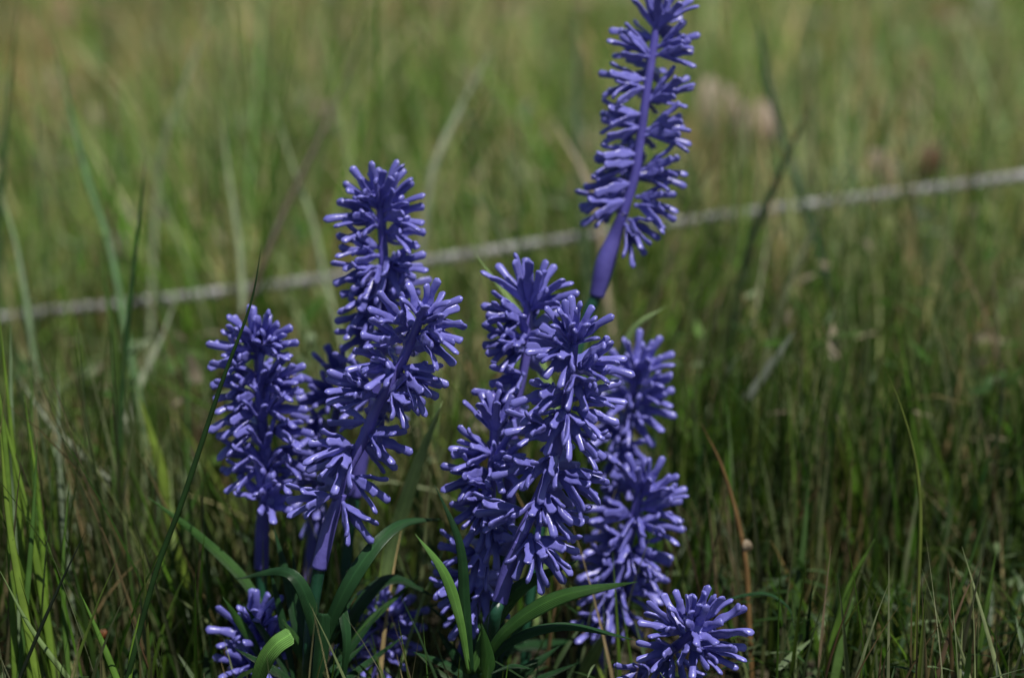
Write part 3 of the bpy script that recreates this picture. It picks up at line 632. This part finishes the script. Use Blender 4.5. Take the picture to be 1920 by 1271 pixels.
blade('grass_stalk', 'pale blurred stalk leaning right near the top left', 'grass stalk', [(410, -20, 1.35), (370, 90, 1.34), (335, 190, 1.33), (305, 280, 1.33), (290, 420, 1.33), (280, 700, 1.3)], .0036, (.27, .32, .18), GB)
blade('grass_stalk', 'broad pale stalk standing upright above the leftmost flower', 'grass stalk', [(415, 180, 1.28), (425, 300, 1.27), (440, 400, 1.26), (452, 500, 1.25), (460, 700, 1.22)], .0036, (.26, .33, .18), GB)
blade('grass_stalk', 'pale stalk leaning left just left of the tall left flower', 'grass stalk', [(500, 150, 1.3), (545, 300, 1.28), (585, 410, 1.27), (610, 520, 1.26), (640, 640, 1.24)], .0034, (.26, .33, .17), GB)
blade('grass_stalk', 'long thin brown stalk leaning right across the upper left', 'grass stalk', [(700, 20, 1.3), (640, 170, 1.28), (570, 320, 1.25), (515, 440, 1.22), (440, 640, 1.2)], .0035, (.09, .07, .04), GB)
blade('grass_stalk', 'tan stalk tip leaning left beside the tallest flower', 'grass stalk', [(1030, 210, 1.3), (1060, 265, 1.29), (1092, 320, 1.28), (1120, 400, 1.27), (1140, 560, 1.26)], .0042, (.34, .28, .19), GB)
blade('tall_grass', 'blurred green blade running along the left edge at the top', 'grass blade', [(38, -30, 1.2), (15, 200, 1.2), (2, 360, 1.2), (-8, 600, 1.2)], .0038, (.07, .13, .04), GB)
blade('tall_grass', 'pale blade leaning left that ends at the rope beside the left edge', 'grass blade', [(-10, 330, 1.2), (25, 440, 1.19), (45, 540, 1.18), (70, 700, 1.17), (120, 900, 1.15)], .0036, (.2, .29, .15), GB)
blade('grass_stalk', 'pale fallen stalk lying diagonally among the left grass', 'grass stalk', [(30, 700, 1.1), (90, 790, 1.09), (150, 850, 1.08), (205, 900, 1.07)], .0030, (.24, .27, .18), GB, ground=False)
blade('grass_stalk', 'faint pale stalk leaning right below the rope at the left', 'grass stalk', [(330, 560, 1.2), (300, 640, 1.19), (262, 720, 1.18), (235, 800, 1.17)], .004, (.34, .38, .26), GB)
blade('tall_grass', 'bright yellow green blade left of the leftmost flower', 'grass blade', [(262, 745, 1.08), (282, 810, 1.08), (302, 880, 1.08), (316, 950, 1.08)], .0058, (.16, .24, .03), GB)
blade('grass_stalk', 'dark upright stalk crossing the rope at the right', 'grass stalk', [(1520, -20, 1.5), (1522, 150, 1.45), (1528, 330, 1.4), (1530, 480, 1.35), (1535, 640, 1.3)], .0045, (.04, .07, .02), GB)
blade('grass_stalk', 'blurred dark green stalk leaning left at the top right of the tallest flower', 'grass stalk', [(1405, -20, 1.3), (1425, 60, 1.3), (1440, 150, 1.3), (1470, 260, 1.3), (1520, 420, 1.3)], .005, (.04, .09, .045), GB)
blade('grass_stalk', 'dark green stalk standing between the two tall flowers at the top', 'grass stalk', [(1080, -20, 1.45), (1082, 100, 1.42), (1085, 260, 1.4), (1095, 420, 1.35)], .005, (.045, .09, .03), GB)
blade('tall_grass', 'long blurred green blade sweeping down the upper left', 'grass blade', [(95, 40, 1.25), (130, 200, 1.24), (165, 340, 1.22), (205, 460, 1.2), (240, 640, 1.18)], .0042, (.09, .20, .06), GB)
# bright grass clump at the left edge: each blade its own
lb = [((-5, 560), (30, 900), (60, 1300), YG, .0042, 1.0), ((20, 610), (22, 800), (40, 1300), (.14, .2, .1), .0038, 1.02), ((-10, 720), (55, 980), (110, 1300), YG, .005, .99), ((45, 740), (75, 960), (95, 1300), (.10, .18, .02), .0036, 1.0),
      ((70, 820), (60, 1000), (35, 1290), MG, .0036, .98), ((0, 800), (20, 1000), (75, 1300), (.12, .19, .025), .0048, .97), ((60, 640), (62, 860), (85, 1200), MG, .0032, 1.04), ((130, 900), (118, 1080), (130, 1290), (.06, .12, .02), .0032, .99),
      ((-20, 640), (12, 860), (30, 1300), (.09, .16, .02), .0042, .98), ((150, 1110), (190, 1200), (230, 1300), (.07, .15, .02), .004, .96), ((0, 1070), (60, 1180), (150, 1300), (.12, .18, .06), .0032, .95), ((110, 700), (112, 880), (135, 1150), (.16, .2, .13), .0036, 1.05),
      ((400, 870), (340, 1000), (262, 1280), (.05, .12, .02), .003, 1.06), ((262, 1150), (250, 1210), (240, 1290), (.09, .17, .02), .0034, .95), ((195, 500), (215, 760), (210, 1100), (.07, .14, .03), .004, 1.12), ((350, 640), (352, 820), (360, 1050), (.06, .12, .03), .004, 1.15)]
lbl = ['wide bright blade touching the left edge below the rope', 'pale narrow upright blade near the left edge', 'wide yellow green blade bending right from the left edge', 'thin yellow green upright blade in the left clump',
       'mid green blade leaning left at the lower left', 'broad bright blade at the very left, lower than its neighbours', 'slim green blade reaching almost to the rope at the left', 'slim green blade behind the nearly black one',
       'outermost bright blade cut by the left edge', 'short bright blade slanting down to the bottom edge at the left', 'pale blade slanting across the bottom left corner', 'greyish upright blade between the left clump and the fallen stalk',
       'green blade leaning right just left of the leftmost flower', 'short bright blade beside the foot of the long dark blade', 'tall green blade below the curved one at the rope', 'soft green upright blade left of the leftmost flower']
for (a, b_, c, col, w, d), l in zip(lb, lbl):
    blade('tall_grass', l, 'grass blade', [(*a, d), (*b_, d), (*c, d)], w * .8, tuple(1.5 * q for q in col), GB)
rb = [((1640, 1010), (1590, 1110), (1540, 1290), (.08, .16, .02), .0045, 1.0, 'bright green blade leaning right at the bottom, right of the flowers'),
      ((1600, 1120), (1580, 1200), (1560, 1300), (.09, .17, .04), .005, .99, 'broad short green blade at the bottom right of the arched leaf'),
      ((1515, 900), (1508, 1010), (1490, 1150), (.06, .12, .03), .0042, 1.04, 'upright green blade right of the curved brown stalk'),
      ((1575, 560), (1570, 720), (1560, 900), (.07, .14, .03), .0055, 1.2, 'blurred broad upright blade behind the brown stalk'),
      ((1868, 1030), (1855, 1110), (1840, 1200), (.07, .14, .02), .0028, 1.0, 'slim blade with yellowish tip near the lower right edge'),
      ((1850, 960), (1810, 1080), (1760, 1210), (.05, .11, .02), .0026, 1.02, 'slim dark blade leaning right near the lower right edge'),
      ((1785, 880), (1775, 1010), (1745, 1150), (.05, .10, .03), .0038, 1.08, 'blurred blade just right of the thin yellow green stalk'),
      ((1325, 960), (1330, 1090), (1335, 1260), (.05, .11, .02), .0038, 1.06, 'green blade between the right flower and the brown stalk'),
      ((1490, 620), (1450, 680), (1400, 750), (.2, .23, .18), .0050, 1.12, 'pale glinting blade slanting at the right middle')]
for a, b_, c, col, w, d, l in rb:
    blade('tall_grass', l, 'grass blade', [(*a, d), (*b_, d), (*c, d)], w, col, GB, ground='glinting' not in l)
def dry_leaf(label, px, py, d, size, col, seed):
    r = random.Random(seed); bm = bmesh.new(); n = 9
    C = P(px, py, d); path = []; wid = []
    dirx = V((r.uniform(-.5, .5), r.uniform(-.3, .3), 1)).normalized()
    for i in range(n):
        t = i / (n - 1) - .5
        path.append(dirx * t * size + V((0, -1, 0)) * (.5 - 2 * t * t) * size * .4)
        wid.append(size * .75 * max(.06, math.sqrt(max(0, 1 - (2 * t) ** 2))) * r.uniform(.85, 1.1))
    sweep(bm, path, V((1, .3, 0)), wid, [.0006] * n, K=10, fold=-.3)
    me = bm_mesh(bm, 'dry_leaf'); tint_me(me, col); o = mesh_obj('dry_leaf', me, None, M_BLADE); o.location = C
    tag(o, label, 'dry leaf', 'curled dry leaves caught in the grass')
dry_leaf('largest pale curled dry leaf right of the tallest flower', 1345, 200, 1.66, .046, (.46, .38, .30), 1)
dry_leaf('pale dry leaf a little below and right of the largest one', 1412, 240, 1.58, .042, (.44, .34, .26), 2)
dry_leaf('tan dry leaf just above the rope at the right', 1650, 325, 1.52, .036, (.38, .29, .22), 3)
dry_leaf('brown dry leaf touching the rope at the right', 1740, 310, 1.52, .036, (.22, .12, .07), 4)
dry_leaf('pale round dry leaf above the rope at the left', 218, 465, 1.4, .020, (.30, .25, .20), 5)
dry_leaf('small orange dry leaf low in the left grass', 193, 1190, 1.02, .006, (.25, .09, .03), 6)
dry_leaf('small pale flake on the curved brown stalk', 1400, 1022, 1.03, .007, (.45, .36, .25), 7)
dry_leaf('tan dry leaf in the upper middle, left of the pale curved stalk', 620, 225, 1.72, .034, (.28, .23, .16), 8)
